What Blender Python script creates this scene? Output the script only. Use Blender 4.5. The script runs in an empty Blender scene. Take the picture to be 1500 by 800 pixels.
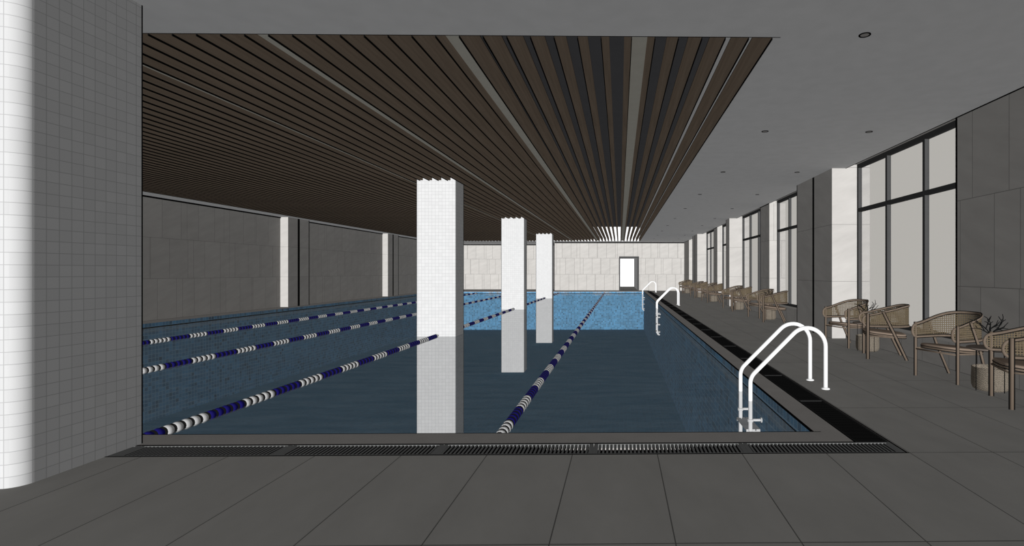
import bpy, math, random
from mathutils import Vector, Matrix
random.seed(4)
scene = bpy.context.scene
C = bpy.context.collection
PI = math.pi

# ---------------------------------------------------------------- camera
YAW = math.atan(0.0143)
cam_d = bpy.data.cameras.new('camera'); cam = bpy.data.objects.new('camera', cam_d); C.objects.link(cam)
cam.location = (0, 0, 1.29); cam.rotation_euler = (PI/2, 0, -YAW)
cam_d.sensor_width = 36; cam_d.lens = 752/1500*36
cam_d.shift_x = -168.75/1500; cam_d.shift_y = -1.8/1500
cam_d.clip_start = 0.05; cam_d.clip_end = 200
scene.camera = cam

# ---------------------------------------------------------------- world, suns, exposure
vs = scene.view_settings
scene.display_settings.display_device = 'sRGB'
vs.view_transform = 'Standard'; vs.look = 'None'; vs.gamma = 1; vs.use_curve_mapping = False; vs.exposure = 0.0
w = bpy.data.worlds.new('sky'); scene.world = w; w.use_nodes = True
w.node_tree.nodes['Background'].inputs[0].default_value = (0.56, 0.54, 0.505, 1)
w.node_tree.nodes['Background'].inputs[1].default_value = 1.0

def sun(name, direction, irr, ang=2):
    d = bpy.data.lights.new(name, 'SUN'); o = bpy.data.objects.new(name, d); C.objects.link(o)
    d.energy = irr; d.angle = math.radians(ang); d.use_shadow = False
    o.rotation_euler = Vector(direction).to_track_quat('-Z', 'Y').to_euler()
    o.location = (-3, -1, 2.5)
G = 0.6            # overall surface reflectance level, balanced against the lamps
KEY = 10.1/G
AMB = 1.10/G
sun('key_light', (0, 1, 0), KEY)
sun('fill_light_down', (0, 0, -1), AMB)
sun('fill_light_up', (0, 0, 1), AMB)
sun('fill_light_left', (-1, 0, 0), AMB)
sun('fill_light_right', (1, 0, 0), AMB)

# ---------------------------------------------------------------- node helpers
class NT:
    def __init__(self, name):
        self.m = bpy.data.materials.new(name); self.m.use_nodes = True
        self.t = self.m.node_tree; self.n = self.t.nodes; self.l = self.t.links
        self.bsdf = self.n['Principled BSDF']; self.out = self.n['Material Output']
        self.bsdf.inputs['Roughness'].default_value = 0.9
        self.bsdf.inputs['Specular IOR Level'].default_value = 0.0
    def setin(self, sock, v):
        if isinstance(v, bpy.types.NodeSocket): self.l.new(v, sock)
        else: sock.default_value = v
    def math(self, op, a, b=None, c=None):
        n = self.n.new('ShaderNodeMath'); n.operation = op
        self.setin(n.inputs[0], a)
        if b is not None: self.setin(n.inputs[1], b)
        if c is not None: self.setin(n.inputs[2], c)
        return n.outputs[0]
    def geo(self):
        g = self.n.new('ShaderNodeNewGeometry'); return g
    def sep(self, v):
        s = self.n.new('ShaderNodeSeparateXYZ'); self.l.new(v, s.inputs[0]); return s.outputs
    def comb(self, x, y, z):
        s = self.n.new('ShaderNodeCombineXYZ')
        for i, v in enumerate((x, y, z)): self.setin(s.inputs[i], v)
        return s.outputs[0]
    def white(self, v):
        s = self.n.new('ShaderNodeTexWhiteNoise'); s.noise_dimensions = '3D'; self.l.new(v, s.inputs['Vector']); return s.outputs['Value']
    def noise(self, v, scale, detail=3, rough=.5):
        s = self.n.new('ShaderNodeTexNoise'); self.l.new(v, s.inputs['Vector'])
        s.inputs['Scale'].default_value = scale; s.inputs['Detail'].default_value = detail; s.inputs['Roughness'].default_value = rough
        return s.outputs['Fac']
    def mix(self, f, a, b, mode='MIX'):
        s = self.n.new('ShaderNodeMix'); s.data_type = 'RGBA'; s.blend_type = mode
        self.setin(s.inputs[0], f)
        for k, v in ((6, a), (7, b)):
            if isinstance(v, tuple): s.inputs[k].default_value = (*v[:3], 1)
            else: self.l.new(v, s.inputs[k])
        return s.outputs[2]
    def scale(self, col, f):          # colour times a scalar socket
        s = self.n.new('ShaderNodeVectorMath'); s.operation = 'SCALE'
        if isinstance(col, tuple): s.inputs[0].default_value = tuple(q*G for q in col[:3])
        else: self.l.new(col, s.inputs[0])
        self.setin(s.inputs['Scale'], f); return s.outputs[0]
    def ramp(self, v, lo, hi, a, b):
        s = self.n.new('ShaderNodeMapRange'); self.setin(s.inputs[0], v)
        for i, q in enumerate((lo, hi, a, b)): s.inputs[i+1].default_value = q
        return s.outputs[0]
    def color(self, c):
        if isinstance(c, tuple): self.bsdf.inputs['Base Color'].default_value = (*c[:3], 1)
        else: self.l.new(c, self.bsdf.inputs['Base Color'])
    def bump(self, h, s, d=.01):
        b = self.n.new('ShaderNodeBump'); b.inputs['Strength'].default_value = s; b.inputs['Distance'].default_value = d
        self.l.new(h, b.inputs['Height']); self.l.new(b.outputs[0], self.bsdf.inputs['Normal'])

def plain(name, c, rough=.9, spec=0.0, metal=0.0):
    t = NT(name); t.bsdf.inputs['Roughness'].default_value = rough
    t.bsdf.inputs['Specular IOR Level'].default_value = spec; t.bsdf.inputs['Metallic'].default_value = metal
    p = t.sep(t.geo().outputs['Position'])
    n = t.noise(t.comb(p[0], p[1], p[2]), 6, 2)
    t.color(t.scale(c, t.ramp(n, .3, .7, .97, 1.03)))
    return t.m

def mosaic(name, pitch, base, lo, hi, grout, gw, off=(0.013, 0.017, 0.011), dark=0.0):
    t = NT(name); g = t.geo(); p = t.sep(g.outputs['Position']); nn = t.sep(g.outputs['Normal'])
    cells = []; line = 0.0
    for i in range(3):
        q = t.math('DIVIDE', t.math('ADD', p[i], off[i]+100*pitch), pitch)
        cells.append(t.math('FLOOR', q))
        fr = t.math('FRACT', q)
        m = t.math('MULTIPLY', t.math('LESS_THAN', fr, gw), t.math('LESS_THAN', t.math('ABSOLUTE', nn[i]), .75))
        line = t.math('MAXIMUM', line, m)
    r = t.white(t.comb(*cells))
    f = t.ramp(r, 0, 1, lo, hi)
    if dark:
        f = t.math('MULTIPLY', f, t.ramp(t.math('LESS_THAN', t.white(t.comb(cells[1], cells[2], cells[0])), dark), 0, 1, 1, .55))
        big = t.noise(g.outputs['Position'], 1.1, 2)
        f = t.math('MULTIPLY', f, t.ramp(big, .3, .7, .85, 1.15))
    t.color(t.mix(line, t.scale(base, f), tuple(q*G for q in grout)))
    return t.m

def marble(name, base, joint=.5, jw=.0075, upper=None, row=1.1, wide=.6, second=1.37):
    t = NT(name); g = t.geo(); p = t.sep(g.outputs['Position']); nn = t.sep(g.outputs['Normal'])
    isx = t.math('GREATER_THAN', t.math('ABSOLUTE', nn[0]), .5)
    u = t.math('ADD', t.math('MULTIPLY', p[1], isx), t.math('MULTIPLY', p[0], t.math('SUBTRACT', 1, isx)))
    rz = t.math('DIVIDE', t.math('ADD', p[2], 11), row)
    rid = t.math('FLOOR', rz); fz = t.math('FRACT', rz)
    ro = t.math('MULTIPLY', t.math('FRACT', t.math('MULTIPLY', rid, .377)), wide)
    u1 = t.math('DIVIDE', t.math('ADD', t.math('ADD', u, 60), ro), wide)
    u2 = t.math('DIVIDE', t.math('ADD', t.math('ADD', u, 60.15), ro), second)
    l = t.math('LESS_THAN', fz, jw/row)
    l = t.math('MAXIMUM', l, t.math('LESS_THAN', t.math('FRACT', u1), jw/wide))
    l = t.math('MAXIMUM', l, t.math('LESS_THAN', t.math('FRACT', u2), jw/second))
    tile = t.white(t.comb(t.math('FLOOR', u1), rid, 3.5))
    st = t.noise(t.comb(t.math('ADD', u, t.math('MULTIPLY', tile, 7)), t.math('MULTIPLY', t.math('SUBTRACT', p[2], t.math('MULTIPLY', u, .35)), 3.2), tile), 1.6, 4, .55)
    f = t.math('MULTIPLY', t.ramp(st, .3, .7, .93, 1.06), t.ramp(tile, 0, 1, .975, 1.025))
    f = t.math('MULTIPLY', f, t.ramp(l, 0, 1, 1, joint))
    t.color(t.scale(base, f)); return t.m

def floor_mat(name, base):
    t = NT(name); g = t.geo(); p = t.sep(g.outputs['Position'])
    ux = t.math('DIVIDE', t.math('ADD', p[0], 60-.262), .6); uy = t.math('DIVIDE', t.math('ADD', p[1], 36-2.43), 1.2)
    l = t.math('MAXIMUM', t.math('LESS_THAN', t.math('FRACT', ux), .0065/.6), t.math('LESS_THAN', t.math('FRACT', uy), .0075/1.2))
    tile = t.white(t.comb(t.math('FLOOR', ux), t.math('FLOOR', uy), .5))
    st = t.noise(t.comb(t.math('ADD', t.math('MULTIPLY', p[0], 2.2), t.math('MULTIPLY', tile, 9)), t.math('MULTIPLY', t.math('ADD', p[1], t.math('MULTIPLY', p[0], .6)), 1.1), 0.0), 1.5, 5, .6)
    f = t.math('MULTIPLY', t.ramp(st, .3, .7, .94, 1.06), t.ramp(l, 0, 1, 1, .35))
    t.color(t.scale(base, f)); return t.m

def cane_mat(name, base):
    t = NT(name); uv = t.n.new('ShaderNodeTexCoord').outputs['UV']; p = t.sep(uv)
    fu = t.math('FRACT', t.math('DIVIDE', p[0], .024)); fv = t.math('FRACT', t.math('DIVIDE', p[1], .024))
    du = t.math('ABSOLUTE', t.math('SUBTRACT', fu, .5)); dv = t.math('ABSOLUTE', t.math('SUBTRACT', fv, .5))
    hole = t.math('LESS_THAN', t.math('MAXIMUM', du, dv), .25)
    rim = t.math('LESS_THAN', t.math('MAXIMUM', du, dv), .33)
    n = t.noise(uv, 60, 2)
    t.color(t.scale(base, t.math('MULTIPLY', t.ramp(n, .3, .7, .85, 1.15), t.ramp(rim, 0, 1, 1, .35))))
    tr = t.n.new('ShaderNodeBsdfTransparent'); mx = t.n.new('ShaderNodeMixShader')
    t.l.new(hole, mx.inputs[0]); t.l.new(t.bsdf.outputs[0], mx.inputs[1]); t.l.new(tr.outputs[0], mx.inputs[2])
    t.l.new(mx.outputs[0], t.out.inputs[0]); return t.m

def wood_mat(name, base, axis=1, sc=1.0):
    t = NT(name); g = t.n.new('ShaderNodeTexCoord').outputs['Object']; p = t.sep(g)
    k = [22*sc, 22*sc, 22*sc]; k[axis] = 1.2*sc
    n = t.noise(t.comb(*[t.math('MULTIPLY', p[i], k[i]) for i in range(3)]), 1, 4, .6)
    t.color(t.scale(base, t.ramp(n, .3, .7, .86, 1.14))); return t.m

def weave_mat(name, base):
    t = NT(name); g = t.n.new('ShaderNodeTexCoord').outputs['Object']; p = t.sep(g)
    a = t.math('MULTIPLY', t.math('ARCTAN2', p[1], p[0]), 7)
    n = t.math('SINE', t.math('ADD', t.math('MULTIPLY', p[2], 330), t.math('MULTIPLY', t.math('SINE', t.math('MULTIPLY', a, 5)), 1.6)))
    r = t.noise(g, 70, 3, .7)
    f = t.math('MULTIPLY', t.ramp(n, -1, 1, .72, 1.15), t.ramp(r, .3, .7, .7, 1.3))
    t.color(t.scale(base, f)); t.bump(n, .5, .004); return t.m

def water_mat(name):
    t = NT(name); g = t.geo(); p = t.sep(g.outputs['Position'])
    n = t.noise(t.comb(t.math('MULTIPLY', p[0], 1.3), t.math('MULTIPLY', p[1], 6), 0.0), 1.2, 4, .65)
    t.color(t.scale((.135, .15, .16), t.ramp(n, .3, .7, .72, 1.2)))
    tr = t.n.new('ShaderNodeBsdfTransparent'); tr.inputs[0].default_value = (1, 1, 1, 1)
    mx = t.n.new('ShaderNodeMixShader'); mx.inputs[0].default_value = .453
    t.l.new(tr.outputs[0], mx.inputs[1]); t.l.new(t.bsdf.outputs[0], mx.inputs[2]); t.l.new(mx.outputs[0], t.out.inputs[0])
    return t.m

def glass_mat(name):
    t = NT(name); t.color((.15, .15, .15))
    tr = t.n.new('ShaderNodeBsdfTransparent'); tr.inputs[0].default_value = (.95, .95, .95, 1)
    mx = t.n.new('ShaderNodeMixShader'); mx.inputs[0].default_value = .08
    t.l.new(tr.outputs[0], mx.inputs[1]); t.l.new(t.bsdf.outputs[0], mx.inputs[2]); t.l.new(mx.outputs[0], t.out.inputs[0])
    return t.m

M = {}
M['paint'] = plain('ceiling_paint', (.345, .344, .344))
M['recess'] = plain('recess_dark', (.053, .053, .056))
M['slat'] = wood_mat('walnut_slat', (.106, .082, .062))
M['lightpanel'] = plain('lamp_diffuser', (.252, .242, .212))
M['black'] = plain('flat_black', (.003, .003, .003))  # flat black for real joints, fittings and the added edge outlines
M['frame'] = plain('window_frame_metal', (.029, .029, .029))
M['marble'] = marble('marble_wall', (.214, .206, .196))
M['marble_far'] = marble('marble_far_wall', (.212, .204, .194), joint=.72, jw=.03)
M['marble_band'] = marble('marble_pier', (.212, .204, .195), wide=40, second=57)
M['floor'] = floor_mat('floor_tile', (.182, .177, .168))
M['coping'] = plain('coping_stone', (.180, .171, .163))
M['tile'] = mosaic('white_mosaic', .0745, (.272, .272, .272), .97, 1.03, (.19, .19, .19), .055)
M['pool'] = mosaic('blue_mosaic', .1, (.033, .112, .20), .66, 1.2, (.10, .18, .25), .13, dark=.07)
M['poolfloor'] = mosaic('blue_mosaic_floor', .1, (.026, .086, .142), .9, 1.1, (.03, .105, .17), .10)
M['water'] = water_mat('pool_water')
M['glass'] = glass_mat('window_glass')
M['steel'] = plain('polished_steel', (.38, .38, .38), .35)
M['tread'] = plain('tread_plastic', (.33, .33, .33))
M['white'] = plain('white_plastic', (.25, .25, .25), .5)
M['navy'] = plain('navy_plastic', (.006, .005, .060), .5)
M['grate'] = plain('grate_grey', (.085, .086, .085))
M['gratedark'] = plain('grate_black', (.0018, .0018, .0018))
M['grateend'] = plain('grate_frame_black', (.012, .012, .012))
M['chanwall'] = plain('channel_wall', (.16, .16, .155))
M['wood'] = wood_mat('chair_oak', (.062, .048, .037), 2)
M['cane'] = cane_mat('cane_weave', (.056, .044, .029))
M['seat'] = plain('brown_leather', (.095, .073, .057))
M['tabletop'] = plain('table_top_brown', (.07, .058, .05))
M['basket'] = weave_mat('seagrass', (.076, .065, .052))
M['ceramic'] = plain('vase_ceramic', (.22, .21, .19))
M['twig'] = plain('black_twig', (.004, .004, .004))
M['outsidewhite'] = plain('outside_white', (.5, .5, .5))

# ---------------------------------------------------------------- mesh helpers
class MB:
    def __init__(s): s.v = []; s.f = []; s.mi = []; s.uv = {}; s.sm = []
    def face(s, idx, m=0, smooth=False, uv=None):
        if uv: s.uv[len(s.f)] = uv
        s.f.append(tuple(idx)); s.mi.append(m); s.sm.append(smooth)
    def box(s, x0, x1, y0, y1, z0, z1, m=0):
        b = len(s.v)
        for z in (z0, z1):
            for x, y in ((x0, y0), (x1, y0), (x1, y1), (x0, y1)): s.v.append((x, y, z))
        for q in ((0,3,2,1), (4,5,6,7), (0,1,5,4), (1,2,6,5), (2,3,7,6), (3,0,4,7)): s.face([b+i for i in q], m)
        return s
    def prism(s, poly, z0, z1, m=0, smooth=False):      # poly counter-clockwise in XY
        b = len(s.v); n = len(poly)
        for z in (z0, z1):
            for x, y in poly: s.v.append((x, y, z))
        s.face([b+i for i in range(n)][::-1], m); s.face([b+n+i for i in range(n)], m)
        for i in range(n):
            j = (i+1) % n; s.face((b+i, b+j, b+n+j, b+n+i), m, smooth)
        return s
    def tube(s, pts, r, n=10, m=0, closed=False, caps=True, r2=None):
        pts = [Vector(p) for p in pts]; b = len(s.v); N = len(pts)
        up = None
        for i, p in enumerate(pts):
            if closed: t = pts[(i+1) % N]-pts[i-1]
            elif i == 0: t = pts[1]-p
            elif i == N-1: t = p-pts[i-1]
            else: t = (pts[i+1]-p).normalized()+(p-pts[i-1]).normalized()
            t.normalize()
            if up is None:
                up = Vector((0, 0, 1)) if abs(t.z) < .9 else Vector((1, 0, 0))
            side = t.cross(up).normalized(); up = side.cross(t).normalized()
            rr = r if r2 is None else r+(r2-r)*i/(N-1)
            for k in range(n):
                a = 2*PI*k/n
                s.v.append(tuple(p+(side*math.cos(a)+up*math.sin(a))*rr))
        for i in range(N if closed else N-1):
            j = (i+1) % N
            for k in range(n):
                l = (k+1) % n
                s.face((b+i*n+k, b+i*n+l, b+j*n+l, b+j*n+k), m, True)
        if caps and not closed:
            s.face([b+k for k in range(n)][::-1], m); s.face([b+(N-1)*n+k for k in range(n)], m)
        return s
    def lathe(s, prof, n=24, c=(0, 0, 0), m=0, smooth=True):
        b = len(s.v)
        for r, z in prof:
            for k in range(n):
                a = 2*PI*k/n; s.v.append((c[0]+r*math.cos(a), c[1]+r*math.sin(a), c[2]+z))
        for i in range(len(prof)-1):
            for k in range(n):
                l = (k+1) % n; s.face((b+i*n+k, b+i*n+l, b+(i+1)*n+l, b+(i+1)*n+k), m, smooth)
        s.face([b+k for k in range(n)][::-1], m); e = b+(len(prof)-1)*n
        s.face([e+k for k in range(n)], m)
        return s
    def build(s, name, mats, parent=None, off=(0, 0, 0)):
        me = bpy.data.meshes.new(name)
        me.from_pydata([(x-off[0], y-off[1], z-off[2]) for x, y, z in s.v], [], s.f)
        for m in (mats if isinstance(mats, (list, tuple)) else [mats]): me.materials.append(m)
        for i, p in enumerate(me.polygons): p.material_index = s.mi[i]; p.use_smooth = s.sm[i]
        if s.uv:
            ul = me.uv_layers.new(name='UVMap')
            for fi, co in s.uv.items():
                for li, c in zip(me.polygons[fi].loop_indices, co): ul.data[li].uv = c
        me.update()
        o = bpy.data.objects.new(name, me); C.objects.link(o); o.location = off
        if parent: o.parent = parent
        return o
def tag(o, label=None, cat=None, group=None, kind=None):
    if label: o['label'] = label
    if cat: o['category'] = cat
    if group: o['group'] = group
    if kind: o['kind'] = kind
    return o
def struct(o, label=None, cat=None): return tag(o, label, cat, None, 'structure')
def empty(name, loc, rz=0):
    o = bpy.data.objects.new(name, None); C.objects.link(o); o.location = loc; o.rotation_euler = (0, 0, rz)
    o.empty_display_size = .1; return o
def copy_tree(o, kids, parent=None):
    c = o.copy(); C.objects.link(c)
    if parent: c.parent = parent
    for ch in kids.get(o.name, []): copy_tree(ch, kids, c)
    return c
def kid_map(root):
    k = {}
    def rec(o):
        k[o.name] = list(o.children)
        for c in o.children: rec(c)
    rec(root); return k

ZC = 3.29
# ---------------------------------------------------------------- floor
WR = 4.36; WL = -12.4; PX0, PX1, PY0, PY1 = -11.87, 1.56, 4.12, 33.47
CY0, CY1 = 3.635, 3.86; CX0, CX1 = 1.785, 2.04; CE = 34.2
f = MB()
f.box(-7, WR+.5, -3.2, CY0, -.25, 0)
f.box(CX1, WR+.5, CY0, 38, -.25, 0)
struct(f.build('floor', M['floor']), 'dark grey stone tiled pool deck with thin joints', 'floor')
fl = bpy.data.objects['floor']
f = MB(); f.box(-12.6, CX0, CY1, PY0, -.25, 0); f.box(PX1, CX0, PY0, PY1, -.25, 0)
f.box(-12.6, CX0, PY1, 38, -.25, -.0); f.box(-12.6, PX0, PY0, PY1, -.25, 0); f.box(CX0, CX1, CE, 38, -.25, 0)
f.build('coping', M['coping'], fl)
f = MB(); f.box(-7, CX1, CY0, CY1, -.25, -.05); f.box(CX0, CX1, CY1, CE, -.25, -.05); f.build('channel_bed', M['black'], fl)
f = MB(); f.box(-7, CX0, CY1-.004, CY1, -.016, -.002); f.build('channel_wall', M['chanwall'], fl)
e = MB()     # thin black outlines added round the channel and the coping edge
e.box(-7, PX1+.06, PY0-.007, PY0+.001, -.02, .0015)
e.box(-7, CX0+.0, CY1-.002, CY1+.010, -.02, .0015)
e.box(-7, CX1+.02, CY0-.012, CY0, -.02, .0015)
e.box(CX0-.010, CX0, CY1, CE, -.02, .0015); e.box(CX1, CX1+.014, CY0, CE, -.02, .0015)
e.box(PX1-.001, PX1+.006, PY0, PY1, -.02, .0012)
e.build('deck_outline', M['black'], fl)

# ---------------------------------------------------------------- pool
pool = empty('swimming_pool', (0, 20, -2.48))
tag(pool, 'long indoor lap pool lined with blue mosaic tiles', 'pool')
def part(mb, name, mat, parent):
    o = mb.build(name, mat); o.parent = parent; o.matrix_parent_inverse = parent.matrix_world.inverted() if False else Matrix.Translation(-parent.location)
    return o
part(MB().box(PX0-.2, PX1+.2, PY0-.2, PY1+.2, -2.6, -2.48), 'pool_floor', M['poolfloor'], pool)
for x0, x1, y0, y1 in ((PX0-.12, PX0, PY0, PY1), (PX1, PX1+.12, PY0, PY1), (PX0-.1, PX1+.1, PY1, PY1+.12), (PX0-.1, PX1+.1, PY0-.12, PY0)):
    part(MB().box(x0, x1, y0, y1, -2.48, -.012), 'pool_wall', M['pool'], pool)
wl = MB(); zw = -.125
wl.box(PX0, PX0+.006, PY0, PY1, zw-.018, zw+.018); wl.box(PX1-.005, PX1, PY0, PY1, zw-.006, zw+.006)
wl.box(PX0, PX1, PY1-.006, PY1, zw-.022, zw+.022)
part(wl, 'waterline_outline', M['black'], pool)  # black strips added to draw the edge of the water
PY = [(11.28, 11.89), (19.3, 19.9), (27.27, 27.87)]; PXA, PXB = -4.44, -3.595
wt = MB(); ya = PY0+.002
def wq(x0, x1, y0, y1):
    b = len(wt.v); wt.v += [(x0, y0, zw), (x1, y0, zw), (x1, y1, zw), (x0, y1, zw)]; wt.face((b, b+1, b+2, b+3))
for y0, y1 in PY+[(PY1-.002, None)]:
    wq(PX0+.002, PX1-.002, ya, y0)
    if y1: wq(PX0+.002, PXA-.001, y0, y1); wq(PXB+.001, PX1-.002, y0, y1); ya = y1
tag(wt.build('water', M['water']), 'still clear blue grey water filling the lap pool', 'water')

# ---------------------------------------------------------------- ceiling with recess
OX0, OX1, OY0, OY1 = -11.93, 1.318, 4.364, 33.5; ZT = ZC+.93
c = MB()
c.box(-12.6, WR, -3.2, OY0, ZC, ZC+.06); c.box(OX1, WR, OY0, OY1, ZC, ZC+.06)
c.box(-12.6, WR, OY1, 38, ZC, ZC+.06); c.box(-12.6, OX0, OY0, OY1, ZC, ZC+.06)
ceil = struct(c.build('ceiling', M['paint']), 'flat grey painted ceiling around the slatted recess', 'ceiling')
c = MB(); c.box(OX0-.05, OX0, OY0, OY1, ZC+.06, ZT); c.box(OX1, OX1+.05, OY0, OY1, ZC+.06, ZT)
c.box(OX0, OX1, OY0-.05, OY0, ZC+.06, ZT); c.box(OX0, OX1, OY1, OY1+.05, ZC+.06, ZT)
c.build('recess_side', M['paint'], ceil)
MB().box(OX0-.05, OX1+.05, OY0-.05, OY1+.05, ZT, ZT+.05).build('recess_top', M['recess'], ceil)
t = MB(); t.box(-4.2, 1.37, OY0-.008, OY0+.0, ZC-.002, ZC+.05)
t.build('recess_edge', M['black'], ceil)

# pillars
def rrect(x0, x1, y0, y1, r, n=6):
    out = []
    for cx, cy, a0 in ((x1-r, y0+r, -90), (x1-r, y1-r, 0), (x0+r, y1-r, 90), (x0+r, y0+r, 180)):
        for k in range(n+1):
            a = math.radians(a0+90*k/n); out.append((cx+r*math.cos(a), cy+r*math.sin(a)))
    return out
plab = ['nearest of the three white tiled pillars standing in the pool', 'middle of the three white tiled pillars standing in the pool', 'farthest of the three white tiled pillars standing in the pool']
for i, (y0, y1) in enumerate(PY):
    m = MB(); m.prism(rrect(PXA, PXB, y0, y1, .022), -2.48, ZT, 0, False)
    o = m.build('pillar', M['tile'], off=((PXA+PXB)/2, (y0+y1)/2, -2.48)); tag(o, plab[i], 'pillar', 'pool pillars')
    e = MB(); wd = .006+.004*i
    e.box(PXA-wd, PXA+.002, y0+.02, y0+.05, -2.4, ZT); e.box(PXB-.001, PXB+.004, y1-.035-wd, y1-.02, -2.4, ZT)
    p = e.build('corner_outline', M['black'], off=((PXA+PXB)/2, (y0+y1)/2, -2.48)); p.parent = o; p.location = (0, 0, 0)  # black lines added to outline the pillar corners

# timber slats
def slat_mesh(y0, y1, side):
    m = MB(); m.box(-.03, .03, y0, y1, ZC, ZC+.19, 0); m.box(-.03, .03, y0, y1, ZC+.19, ZC+.2, 1)
    x0, x1 = (-.034, -.027) if side < 0 else (.027, .034)
    m.box(x0, x1, y0, y1, ZC-.017, ZC+.004, 1)
    yc = (y0+y1)/2
    o = m.build('timber_slat', [M['slat'], M['black']], off=(0, yc, ZC)); return o
spans = [(OY0, OY1)]; cut = [OY0]
for y0, y1 in PY: cut += [y0-.004, y1+.004]
cut.append(OY1); cspans = [(cut[i], cut[i+1]) for i in range(0, len(cut), 2)]
SL = {}
SG = 'timber slats of the ceiling recess'
for k in range(-66, 7):
    x = .07+.2*k
    if k < 0: x -= .0
    if x < OX0+.03 or x > OX1-.035: continue
    blocked = PXA-.035 < x < PXB+.035
    for sp in (cspans if blocked else spans):
        key = (sp, x > 0.05)
        if key not in SL: SL[key] = slat_mesh(sp[0]+.002, sp[1]-.002, 1 if x > .05 else -1); o = SL[key]
        else: o = SL[key].copy(); C.objects.link(o)
        o.location.x = x
        tag(o, 'long dark walnut slat running lengthwise in the ceiling recess', 'slat', SG)
ordn = ['rightmost', 'second from the right', 'third from the right', 'fourth from the right', 'fifth from the right', 'sixth from the right', 'seventh from the right', 'leftmost']
for i in range(8):
    x = .17-1.6*i; m = MB(); a = 1 if PXA-.1 < x < PXB+.1 else 0
    m.box(-.068, .068, OY0+.004, OY1-.004, ZC+.03, ZC+.09)
    o = m.build('linear_light', M['lightpanel'], off=(0, 19, ZC+.03)); o.location.x = x
    tag(o, 'pale linear light strip between the ceiling slats, %s of the eight' % ordn[i], 'ceiling light', 'linear lights between the slats')

# ---------------------------------------------------------------- walls
# front left tiled wall block with rounded corner
BX, BY0, BY1 = -3.587, 3.10, 3.905
def front_block():
    r = .10; n = 24
    poly = [(-12.6, BY0)]
    for k in range(n+1):
        a = math.radians(-90+90*k/n); poly.append((BX-r+r*math.cos(a), BY0+r+r*math.sin(a)))
    poly += [(BX, BY1), (-12.6, BY1)]
    m = MB(); m.prism(poly, 0, ZC, 0, False)
    return m
o = struct(front_block().build('wall_front', M['tile']), 'white mosaic tiled wall end with a rounded corner at the left edge', 'wall')
MB().box(BX-.004, BX+.003, BY1-.004, BY1+.004, 0.002, ZC).build('corner_outline', M['black'], o)  # black line added to outline the wall corner
struct(MB().box(-7.1, -6.9, -3.2, BY0-.002, 0, ZC).build('wall_left', M['marble']), 'marble wall beside the camera', 'wall')
struct(MB().box(-7, WR+.6, -3.4, -3.2, 0, ZC).build('wall_back', M['marble']), 'marble wall behind the camera', 'wall')
# far walls with the doorway
FY, FYL = 34.75, 37.6; DX0, DX1, DH = .0, 1.235, 2.27
m = MB(); m.box(-4.44, DX0, FY, FY+.25, 0, ZC); m.box(DX1, WR+.3, FY, FY+.25, 0, ZC); m.box(DX0, DX1, FY, FY+.25, DH, ZC)
m.box(-4.44, -4.2, FY+.25, FYL, 0, ZC)
wf = struct(m.build('wall_far', M['marble_far']), 'pale marble clad wall at the far end of the pool hall', 'wall')
e = MB(); e.box(-4.47, -4.41, FY-.01, FY+.02, 0.02, ZC-.02); e.box(-4.4, WR, FY-.02, FY, ZC-.07, ZC-.001); e.box(-4.44, 0, FY-.02, FY, .001, .03); e.box(DX1, 2, FY-.02, FY, .001, .03)
e.build('edge_outline', M['black'], wf)  # black lines added to outline the far wall's edges
m = MB(); m.box(-12.6, -4.44, FYL, FYL+.2, 0, ZC)
o = struct(m.build('wall_far', M['marble_far']), 'set back marble wall at the far left behind the pillars', 'wall')
MB().box(-12.4, -4.44, FYL-.02, FYL, ZC-.07, ZC-.001).build('edge_outline', M['black'], o)  # black outline added under the ceiling, no built part
# door passage
d = empty('door_1', (.6, FY, 0)); struct(d, 'open doorway in the far wall with white light beyond', 'door')
def lp(mb, name, mat, parent):
    o = mb.build(name, mat); o.parent = parent; o.matrix_parent_inverse = Matrix.Translation(-parent.location); return o
q = MB(); q.box(DX0-.06, DX0+.03, FY-.06, FY+.3, 0, DH+.06); q.box(DX1-.03, DX1+.06, FY-.06, FY+.3, 0, DH+.06); q.box(DX0-.06, DX1+.06, FY-.06, FY+.3, DH-.03, DH+.06)
lp(q, 'door_frame', M['frame'], d)
q = MB(); q.box(DX0-.2, DX0-.02, FY+.26, 45, 0, 2.6); q.box(DX1, DX1+.2, FY+.26, 45, 0, 2.6); lp(q, 'passage_wall', M['paint'], d)
q = MB(); q.box(DX0-.2, DX1+.2, FY+.26, 45, -.1, 0); lp(q, 'passage_floor', M['floor'], d)
q = MB(); q.box(DX0-.2, DX1+.2, FY+.26, 45, 2.42, 2.6); lp(q, 'passage_ceiling', M['paint'], d)
q = MB(); q.box(DX0-.2, DX1+.2, 45, 45.1, -.1, 2.6); lp(q, 'end_panel', M['outsidewhite'], d)  # white panel added in place of the bright sky outside

# left wall with piers
m = MB(); m.box(WL-.2, WL, BY1, FYL, 0, ZC)
wlft = struct(m.build('wall_left', M['marble']), 'long dark marble wall along the left side of the pool', 'wall')
for py in (10.9, 18.93, 27.0):
    a = MB(); a.box(WL, -12.12, py, py+.56, 0, ZC-.001); a.box(WL, -12.12, py+.68, py+1.25, 0, ZC-.001); a.build('pier', M['marble_band'], wlft)
    a = MB(); a.box(WL, -12.117, py+.56, py+.68, 0, ZC-.002); a.box(WL, -12.115, py+1.25, py+1.29, 0, ZC-.002); a.build('pier_joint_and_outline', M['black'], wlft)  # joint fill between the piers, plus an added black edge outline
e = MB(); ys = [BY1, 10.9, 12.15, 18.93, 20.18, 27.0, 28.25, FYL]
for i in range(0, 8, 2): e.box(WL, WL+.02, ys[i], ys[i+1], ZC-.045, ZC-.002)
e.build('wall_top_outline', M['black'], wlft)  # black outline added where the wall meets the ceiling

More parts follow.
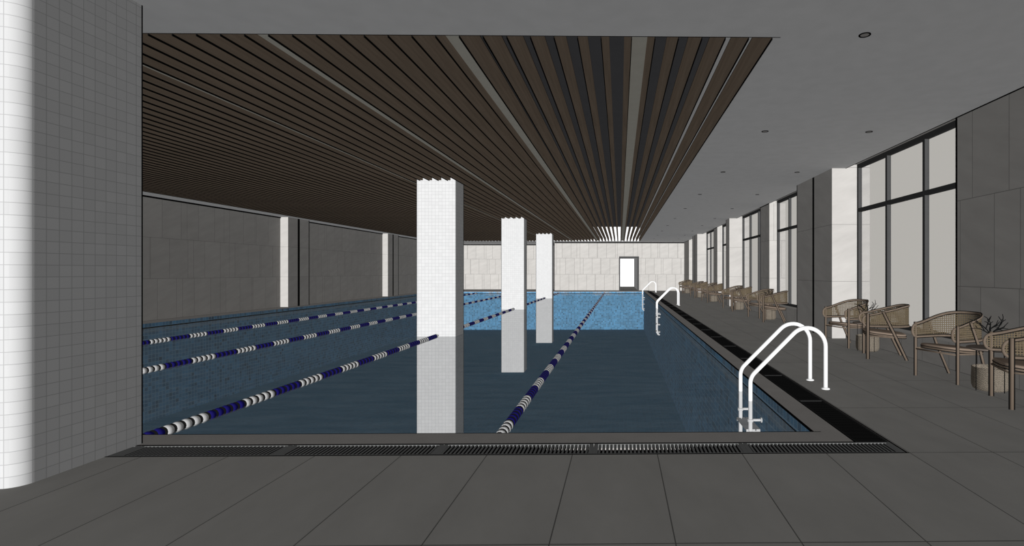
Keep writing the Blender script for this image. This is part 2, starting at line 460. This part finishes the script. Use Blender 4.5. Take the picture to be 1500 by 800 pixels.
# right wall: windows, segments, piers
XW = 4.58; ZH = 3.36; SILL = .36
wr = MB(); wr.box(WR, XW+.25, -3.2, 6.59, 0, ZC)
bays = [(6.59, 9.855), (11.79, 14.91), (15.86, 19.14), (19.72, 22.9), (23.77, 27.1), (28.9, 32.3)]
segs = [(14.91, 15.86), (22.9, 23.77), (32.3, FY)]
for a, b in segs: wr.box(WR, XW+.25, a, b, 0, ZC)
for a, b in bays:
    wr.box(WR, XW+.25, a, b, 0, SILL); wr.box(WR-.0, XW+.25, a, b, ZH, ZH+.3)
wright = struct(wr.build('wall_right', M['marble']), 'grey marble clad window wall along the right side', 'wall')
piers = [(9.855, 10.76, 10.86, 11.79), (19.14, 19.72, 19.72, 19.72), (27.1, 27.95, 28.05, 28.9)]
for a, b, c_, d_ in piers:
    q = MB(); q.box(4.095, XW+.25, a, b, 0, ZC-.001)
    q.box(WR+.0005, XW+.25, a, d_, ZC-.001, ZH+.3)
    if d_ > c_: q.box(4.095, XW+.25, c_, d_, 0, ZC-.001)
    q.build('pier', M['marble_band'], wright)
    if d_ > c_: MB().box(4.0945, XW+.25, b, c_, 0, ZC-.002).build('pier_joint_and_outline', M['black'], wright)
    MB().box(4.088, 4.10, d_-.002, d_+.02, 0, ZC-.002).build('pier_joint_and_outline', M['black'], wright)  # black outline added along the pier's far edge
e = MB(); e.box(WR-.012, WR, -3.2, 6.59, ZC-.012, ZC-.001); e.box(WR-.006, WR+.002, 6.57, 6.6, 0, ZC-.001)
for a, b in bays: e.box(WR-.004, WR+.012, a, b, ZC-.004, ZC+.012)
for a, b in segs: e.box(WR-.02, WR, a, b, ZC-.02, ZC-.001)
for a, b in segs[:2]: e.box(WR-.006, WR+.004, b-.02, b+.012, SILL, ZC-.001)
e.build('edge_outline', M['black'], wright)  # black lines added to outline the wall and its openings
wl_ = ['nearest window, tall black framed with six panes', 'second window, just beyond the double pier', 'third window from the camera on the right wall', 'fourth window from the camera on the right wall', 'fifth window from the camera on the right wall', 'sixth and farthest window on the right wall']
for i, (a, b) in enumerate(bays):
    W = empty('window_%d' % (i+1), (XW, (a+b)/2, SILL)); struct(W, wl_[i], 'window')
    q = MB(); fx0, fx1 = XW, XW+.07
    q.box(fx0, fx1, a, a+.06, SILL, ZH); q.box(fx0, fx1, b-.06, b, SILL, ZH); q.box(fx0, fx1, a, b, ZH-.075, ZH); q.box(fx0, fx1, a, b, SILL, SILL+.06)
    lp(q, 'window_frame', M['frame'], W)
    L = (b-a)/3
    for k in (1, 2): lp(MB().box(fx0+.001, fx1-.001, a+L*k-.03, a+L*k+.03, SILL+.06, ZH-.075), 'mullion', M['frame'], W)
    lp(MB().box(fx0-.004, fx1-.004, a+.06, b-.06, 2.44, 2.51), 'transom', M['frame'], W)
    for k in range(3):
        for z0, z1 in ((SILL+.06, 2.44), (2.51, ZH-.075)):
            lp(MB().box(XW+.045, XW+.053, a+L*k+.03, a+L*(k+1)-.03, z0, z1), 'pane', M['glass'], W)

# ---------------------------------------------------------------- lane ropes
def float_mesh(mat, name):
    m = MB(); R = .0475; n = 14; K = 10
    prof = []
    for i in range(K+1):
        a = -PI/2+PI*i/K; prof.append((max(R*math.cos(a), .004), R*math.sin(a)))
    b = 0
    for r, y in prof:
        for k in range(n):
            a = 2*PI*k/n; m.v.append((r*math.cos(a), y, r*math.sin(a)))
    for i in range(K):
        for k in range(n):
            l = (k+1) % n; m.face((i*n+k, (i+1)*n+k, (i+1)*n+l, i*n+l), 1 if i < 1 or i >= K-1 else 0, True)
    b = len(m.v)
    for y in (-.0475, -.0455):
        for k in range(n):
            a = 2*PI*k/n; m.v.append((.0462*math.cos(a), y, .0462*math.sin(a)))
    m.face([b+k for k in range(n)], 1); m.face([b+n+k for k in range(n)][::-1], 1)
    for k in range(n): l = (k+1) % n; m.face((b+k, b+n+k, b+n+l, b+l), 1, True)
    me = m.build(name, [mat, M['black']]); C.objects.unlink(me); return me.data
FW = float_mesh(M['white'], 'white_float'); FN = float_mesh(M['navy'], 'navy_float')
ZR = -.1; PIT = .094
def lane_rope(x, y0, y1, phase, label):
    root = empty('lane_rope', (x, y0, ZR)); tag(root, label, 'lane rope', 'swimming lane ropes')
    MB().tube([(0, 0, 0), (0, (y1-y0)/2, 0), (0, y1-y0, 0)], .012, 8).build('cable', M['black'], root)
    n = int((y1-y0-.01)/PIT); rest = MB()
    for i in range(n):
        y = .005+PIT*(i+.5); c_ = ((i+phase) // 5) % 2; me = FW if c_ else FN
        if i < 100:
            o = bpy.data.objects.new('float', me); C.objects.link(o); o.parent = root; o.location = (0, y, 0)
            o['label'] = 'white float' if c_ else 'navy blue float'
        else:
            b = len(rest.v)
            for v in me.vertices: rest.v.append((v.co.x, v.co.y+y, v.co.z))
            for p in me.polygons: rest.face([b+k for k in p.vertices], 2 if p.material_index else c_, True)
    if rest.f: tag(rest.build('floats', [M['navy'], M['white'], M['black']], root), kind='stuff')
XR2 = -3.965
lane_rope(-1.01, PY0+.01, PY1-.01, 4, 'blue and white lane rope nearest the right side of the pool')
lane_rope(XR2, PY0+.01, PY[0][0]-.006, 1, 'lane rope from the front edge to the nearest pillar')
lane_rope(XR2, PY[0][1]+.006, PY[1][0]-.006, 3, 'lane rope between the nearest and the middle pillar')
lane_rope(XR2, PY[1][1]+.006, PY[2][0]-.006, 0, 'lane rope between the middle and the farthest pillar')
lane_rope(XR2, PY[2][1]+.006, PY1-.01, 2, 'short lane rope behind the farthest pillar')
lane_rope(-6.68, PY0+.01, PY1-.01, 3, 'lane rope just left of the pillar row, second from the left wall')
lane_rope(-9.28, PY0+.01, PY1-.01, 0, 'lane rope closest to the left wall of the pool')

# ---------------------------------------------------------------- drain grates
def grate(x0, x1, y0, y1, along_x, label, dark):
    root = empty('drain_grate', ((x0+x1)/2, (y0+y1)/2, -.03))
    tag(root, label, 'drain grate', 'drain grates around the pool')
    hx, hy = (x1-x0)/2, (y1-y0)/2
    q = MB(); w_ = .018
    if along_x:
        q.box(-hx, hx, -hy, -hy+w_, 0, .029); q.box(-hx, hx, hy-w_*.5, hy, 0, .029)
        q.box(-hx, -hx+.03, -hy+w_, hy-w_*.5, 0, .029); q.box(hx-.03, hx, -hy+w_, hy-w_*.5, 0, .029)
    else:
        q.box(-hx, -hx+w_, -hy, hy, 0, .029); q.box(hx-w_, hx, -hy, hy, 0, .029)
        q.box(-hx+w_, hx-w_, -hy, -hy+.012, 0, .029); q.box(-hx+w_, hx-w_, hy-.012, hy, 0, .029)
    q.build('grate_frame', M['grateend'] if dark else M['grate'], root)
    b = MB(); n = int(((x1-x0) if along_x else (y1-y0)-.02)/.030); 
    if along_x:
        L = 2*hx-.06; st = L/n
        for i in range(n): c0 = -hx+.03+st*(i+.5); b.box(c0-.009, c0+.009, -hy+w_, hy-w_*.5, .002, .0255, 1); b.box(c0-.007, c0+.007, -hy+w_, hy-w_*.5, .0255, .027)
    else:
        L = 2*hy-.024; n = int(L/.034); st = L/n
        for i in range(n): c0 = -hy+.012+st*(i+.5); b.box(-hx+w_, hx-w_, c0-.007, c0+.007, .004, .024)
    tag(b.build('grate_bars', [M['gratedark'] if dark else M['grate'], M['black']], root))
xs = [CX1-1.117*k for k in range(7)][::-1]
names = ['sixth', 'fifth', 'fourth', 'third', 'second', 'first']
for i in range(6):
    if xs[i+1] < BX: continue
    grate(xs[i]+.002, xs[i+1]-.002, CY0+.001, CY1-.006, True, 'dark slotted drain grate along the front edge, %s from the right corner' % names[i], False)
y = CY1+.002; i = 0; num = ['first', 'second', 'third', 'fourth', 'fifth', 'sixth', 'seventh', 'eighth', 'ninth', 'tenth', 'eleventh', 'twelfth', 'thirteenth', 'fourteenth', 'fifteenth', 'sixteenth', 'seventeenth', 'eighteenth', 'nineteenth', 'twentieth', 'twenty-first', 'twenty-second', 'twenty-third', 'twenty-fourth', 'twenty-fifth']
NG = 24; Lg = (CE-.002-y)/NG
for i in range(NG):
    grate(CX0+.001, CX1-.001, y+.002, y+Lg-.002, False, 'black drain grate along the right pool edge, %s from the front corner' % num[i], True); y += Lg

# ---------------------------------------------------------------- pool ladders
def arc(cx, cz, r, a0, a1, n):
    return [(cx+r*math.cos(math.radians(a0+(a1-a0)*k/n)), cz+r*math.sin(math.radians(a0+(a1-a0)*k/n))) for k in range(n+1)]
def make_ladder(label):
    root = empty('pool_ladder', (2.262, 5.845, 0)); ox = 2.262
    tag(root, label, 'pool ladder', 'steel pool ladders')
    r = .205
    path = [(2.262, 0.0), (2.262, .25)]+arc(2.262-r, .468, r, 0, 135, 14)
    # 45 degree run down to the post
    r2 = .16; px = 1.432
    s = path[-1]; # line z = s.z + (x - s.x)
    c2x = px+r2; c2z = s[1]+(c2x-s[0])-r2*math.sqrt(2)
    path += arc(c2x, c2z, r2, 135, 180, 7)
    path += [(px, -.3), (px, -.7), (px, -1.02)]+arc(px+.07, -1.05, .07, 180, 270, 5)+[(1.53, -1.12)]
    for yy in (-.23, .23):
        hr = MB().tube([(x-ox, yy, z) for x, z in path], .0225, 14).build('handrail', M['steel'], root)
        MB().lathe([(.045, 0), (.045, .008), (.03, .016), (.024, .018)], 20, (0, yy, 0.0)).build('flange', M['steel'], hr)
        q = MB(); q.tube([(px-ox, yy, -.355), (px-ox, yy, -.325)], .032, 14); q.tube([(px-ox+.02, yy, -.338), (1.552-ox, yy, -.338)], .014, 10)
        q.tube([(1.546-ox, yy, -.338), (1.558-ox, yy, -.338)], .028, 12)
        q.build('wall_bracket', M['steel'], root)
    for z in (-.46, -.74, -1.02):
        q = MB()
        for k in range(3): q.box(px-ox-.045+.055*k, px-ox-.045+.055*k+.043, -.235, .235, z, z+.022)
        for yy in (-.225, .225): q.box(px-ox-.045, px-ox+.108, yy-.012, yy+.012, z-.012, z+.004, 1)
        q.build('step', [M['tread'], M['steel']], root)
    return root
lad = make_ladder('white steel pool ladder with tall curved handrails, nearest the camera')
km = kid_map(lad)
for yy, lb in ((19.85, 'middle of the three steel pool ladders, halfway down the pool'), (32.3, 'small distant steel ladder at the far right corner of the pool')):
    o = copy_tree(lad, km); o.location.y = yy; o['label'] = lb

# ---------------------------------------------------------------- downlights
def downlight():
    root = empty('downlight', (2.065, 4.3, ZC))
    q = MB(); n = 24
    for r_, z in ((.049, 0), (.049, -.005), (.036, -.005), (.036, 0)):
        for k in range(n): q.v.append((r_*math.cos(2*PI*k/n), r_*math.sin(2*PI*k/n), z-.0005))
    for i in range(3):
        for k in range(n): l = (k+1) % n; q.face((i*n+k, i*n+l, (i+1)*n+l, (i+1)*n+k), 0)
    tr = q.build('trim_ring', M['black'], root)
    MB().lathe([(.037, -.002), (.037, -.0005)], n).build('lens', M['coping'], tr)
    return root
dl = downlight(); km = kid_map(dl); first = True
for k in range(11):
    for x, sd in ((2.065, 'pool side row'), (3.555, 'window side row')):
        if first: o = dl; first = False
        else: o = copy_tree(dl, km)
        o.location = (x, 4.3+2.975*k, ZC)
        tag(o, 'small round recessed downlight in the %s, %s from the camera' % (sd, num[k]), 'downlight', 'recessed ceiling downlights')

# ---------------------------------------------------------------- armchair
def chair():
    root = empty('armchair', (0, 0, 0))
    HW = .268; YS = -.245; YE = .05; RB = .285
    def plan(n=22):            # U plan from left front, round the back, to right front: (x, y, s)
        P = []
        for k in range(9): P.append((-HW, YS+(YE-YS)*k/8))
        for k in range(1, n+1):
            a = PI-PI*k/n; P.append((HW*math.cos(a), YE+RB*math.sin(a)))
        for k in range(1, 9): P.append((HW, YE-(YE-YS)*k/8))
        s = [0]
        for i in range(1, len(P)): s.append(s[-1]+math.dist(P[i], P[i-1]))
        return P, s
    P, S = plan(); T = S[-1]
    def ztop(s):
        q = min(s, T-s)/(T/2); return .640+.145*min(1, (q/.72))**1.0 if q < .72 else .640+.145
    def smooth(s):
        w_ = .07; return (ztop(max(0, s-w_))+ztop(s)+ztop(min(T, s+w_)))/3
    def zbot(s): return .485
    top = [(p[0], p[1], smooth(s)) for p, s in zip(P, S)]
    bot = [(p[0], p[1], zbot(s)) for p, s in zip(P, S)]
    def loop(side):
        x = side*HW; zt = smooth(0); zb = .485; c_ = (zt+zb)/2; h = (zt-zb)/2; out = []
        for k in range(1, 10): a = PI/2+PI*k/10; out.append((x, YS+h*math.cos(a)*.9, c_+h*math.sin(a)))
        return out
    ring = top+loop(1)+bot[::-1]+loop(-1)[::-1]
    rail = MB().tube(ring, .0140, 8, closed=True).build('rail', M['wood'], root)
    # black tubes added along the rails to draw their outlines
    rail_lines = MB()
    rail_lines.tube([(x*.985, y_, z-.0165) for x, y_, z in top], .0062, 5); rail_lines.tube([(x*.985, y_, z+.0165) for x, y_, z in bot], .0062, 5)
    rail_lines.tube([(x*1.02, y_, z+.0145) for x, y_, z in top], .0062, 5); rail_lines.tube([(x*1.0, y_, z-.0155) for x, y_, z in bot], .0062, 5)
    rail_lines.build('outline_tube', M['black'], rail)
    # cane panel with thickness
    cp = MB(); th = .003
    for sgn in (1, -1):
        b = len(cp.v); R = 1 if sgn > 0 else (1-th/HW)
        for i in range(len(P)):
            for k in range(5):
                u = k/4; x, y_, z1 = top[i]; z0 = bot[i][2]; cp.v.append((x*R, y_*R, z0+(z1-z0)*u))
        for i in range(len(P)-1):
            for k in range(4):
                idx = [b+i*5+k, b+(i+1)*5+k, b+(i+1)*5+k+1, b+i*5+k+1]
                uv = [(S[i+(1 if j in (1, 2) else 0)], cp.v[v][2]) for j, v in enumerate(idx)]
                if sgn < 0: idx = idx[::-1]; uv = uv[::-1]
                cp.face(idx, 0, True, uv)
    for side in (-1, 1):       # rounded front end of the panel
        lpnt = [(top[0][0]*side*-1, top[0][1], top[0][2])]+[(p[0], p[1], p[2]) for p in loop(side)]+[(side*HW, YS, .485)]
        b = len(cp.v)
        for p in lpnt: cp.v.append((side*HW, p[1], p[2]))
        idx = list(range(b, b+len(lpnt))); uv = [(cp.v[v][1], cp.v[v][2]) for v in idx]
        cp.face(idx, 0, False, uv)
    cp.build('cane_panel', M['cane'], root)
    for sd in (-1, 1):
        x = sd*(HW+.014)
        for pa, ra, rb in (([(x, -.25, 0), (x, -.25, .4), (x, -.25, .668)], .016, .017), ([(x*.88, .268, 0), (x, .1, .38), (x, -.045, .70)], .015, .016)):
            lg = MB().tube(pa, ra, 10, r2=rb).build('leg', M['wood'], root)
            q = MB()
            for o_ in (-1, 1): q.tube([(p[0], p[1]+o_*(ra+.0045), p[2]) for p in pa], .0062, 5)
            q.build('edge_line', M['black'], lg)
    # seat pad, tilted back, rounded plan
    q = MB(); n = 36; prof = [(.90, -.014), (.985, -.010), (1.0, .0), (.985, .010), (.90, .015), (.5, .017)]
    def sp(a, r_):
        c_, s_ = math.cos(a), math.sin(a); e_ = .62
        return (r_*.272*math.copysign(abs(c_)**e_, c_), r_*.29*math.copysign(abs(s_)**e_, s_)+.0)
    def tz(y_): return .378-.10*y_
    for r_, z in prof:
        for k in range(n):
            x, y_ = sp(2*PI*k/n, r_); q.v.append((x, y_, tz(y_)+z))
    for i in range(len(prof)-1):
        for k in range(n): l = (k+1) % n; q.face((i*n+k, i*n+l, (i+1)*n+l, (i+1)*n+k), 0, True)
    q.face(list(range(n))[::-1], 0); q.face([len(prof)*n-n+k for k in range(n)], 0, True)
    q.build('seat', M['seat'], root)
    fr = [];
    for k in range(n):
        x, y_ = sp(2*PI*k/n, .97); fr.append((x, y_, tz(y_)-.026))
    sf = MB().tube(fr, .013, 8, closed=True).build('seat_frame', M['wood'], root)
    e_ = MB(); e_.tube([(x*1.04, y_*1.04, z+.012) for x, y_, z in fr], .0045, 5, closed=True); e_.tube([(x*1.03, y_*1.03, z-.016) for x, y_, z in fr], .0045, 5, closed=True)
    e_.build('outline_tube', M['black'], sf)  # black tubes added to outline the seat frame
    q = MB()
    for sd in (-1, 1): q.tube([(sd*.278, -.25, .345), (sd*.27, .13, .325)], .010, 8)
    q.tube([(-.278, -.25, .335), (0, -.262, .335), (.278, -.25, .335)], .010, 8)
    q.build('stretcher', M['wood'], root)
    return root

def side_table():
    root = empty('side_table', (0, 0, 0))
    MB().lathe([(.215, .442), (.225, .447), (.225, .458), (.215, .462)], 36).build('table_top', M['tabletop'], root)
    for a in (191, 276, 11, 96):
        x, y_ = 0.185*math.cos(math.radians(a)), 0.185*math.sin(math.radians(a))
        MB().tube([(x, y_, 0), (x, y_, .443)], .0045, 8).build('leg', M['black'], root)
    q = MB(); q.tube([(0.185*math.cos(2*PI*k/32), 0.185*math.sin(2*PI*k/32), .436) for k in range(32)], .0045, 6, closed=True); q.build('hoop', M['black'], root)
    return root
def basket():
    root = empty('basket', (0, 0, 0))
    MB().lathe([(.140, 0), (.162, .012), (.176, .05), (.178, .12), (.175, .215), (.172, .242), (.165, .242), (.168, .215), (.170, .12), (.165, .05), (.13, .03)], 36).build('woven_body', M['basket'], root)
    q = MB(); q.tube([(.170*math.cos(2*PI*k/32), .170*math.sin(2*PI*k/32), .242) for k in range(32)], .007, 6, closed=True); q.build('rim', M['basket'], root)
    return root
def vase():
    root = empty('vase', (0, 0, 0)); rnd = random.Random(11)
    MB().lathe([(.025, 0), (.042, .02), (.046, .05), (.032, .09), (.016, .12), (.016, .15), (.020, .158), (.013, .158), (.011, .12)], 20).build('vase_body', M['ceramic'], root)
    q = MB()
    def br(p, d, L, r_, dep):
        d = d.normalized(); mid = p+d*L*.5+Vector((rnd.uniform(-1, 1), rnd.uniform(-1, 1), rnd.uniform(-.3, .6)))*L*.08
        e_ = p+d*L; q.tube([p, mid, e_], r_, 6, r2=r_*.8)
        if dep == 0: return
        for s_ in (-1, 1):
            nd = (d+Vector((rnd.uniform(-1, 1), rnd.uniform(-1, 1), rnd.uniform(-.2, .5)))*.5+s_*.55*d.cross(Vector((rnd.uniform(-.4, .4), 1, .2))).normalized())
            br(p+d*L*(.55 if s_ < 0 else .95), nd, L*rnd.uniform(.55, .8), r_*.85, dep-1)
    for a, el in ((5, 35), (50, 60), (125, 50), (178, 30), (235, 62), (300, 48)):
        a, el = math.radians(a), math.radians(el)
        br(Vector((0, 0, .14)), Vector((math.cos(a)*math.cos(el), math.sin(a)*math.cos(el), math.sin(el))), .125, .0062, 2)
    q.build('twigs', M['twig'], root)
    return root
CH, TB, BK, VS = chair(), side_table(), basket(), vase()
maps = [kid_map(o) for o in (CH, TB, BK, VS)]
sets = [0, 2.79, 8.32, 11.9, 16.65, 20.35, 25.3]
where = ['nearest seating group', 'second seating group from the camera', 'third seating group from the camera', 'fourth seating group from the camera', 'fifth seating group from the camera', 'sixth seating group from the camera', 'farthest seating group']
used = [False]*4
def place(i, loc, rz, label, cat, group):
    src = (CH, TB, BK, VS)[i]
    if not used[i]: o = src; used[i] = True
    else: o = copy_tree(src, maps[i])
    o.location = loc; o.rotation_euler = (0, 0, rz)
    tag(o, label, cat, group)
for i, dy in enumerate(sets):
    wd = where[i]
    place(0, (4.005, 6.15+dy, 0), math.radians(-72), 'cane back wooden armchair, left chair of the '+wd, 'armchair', 'cane armchairs along the window wall')
    place(0, (3.998, 4.93+dy, 0), math.radians(-110), 'cane back wooden armchair, right chair of the '+wd, 'armchair', 'cane armchairs along the window wall')
    tx, ty = 4.06, 5.57+dy
    place(1, (tx, ty, 0), 0, 'round wire legged side table in the '+wd, 'side table', 'side tables between the armchairs')
    place(2, (tx, ty, 0), 0, 'woven straw basket under the table in the '+wd, 'basket', 'baskets under the side tables')
    place(3, (tx, ty, .462), i*.25, 'small vase of black twigs in the '+wd, 'vase', 'vases of twigs on the side tables')
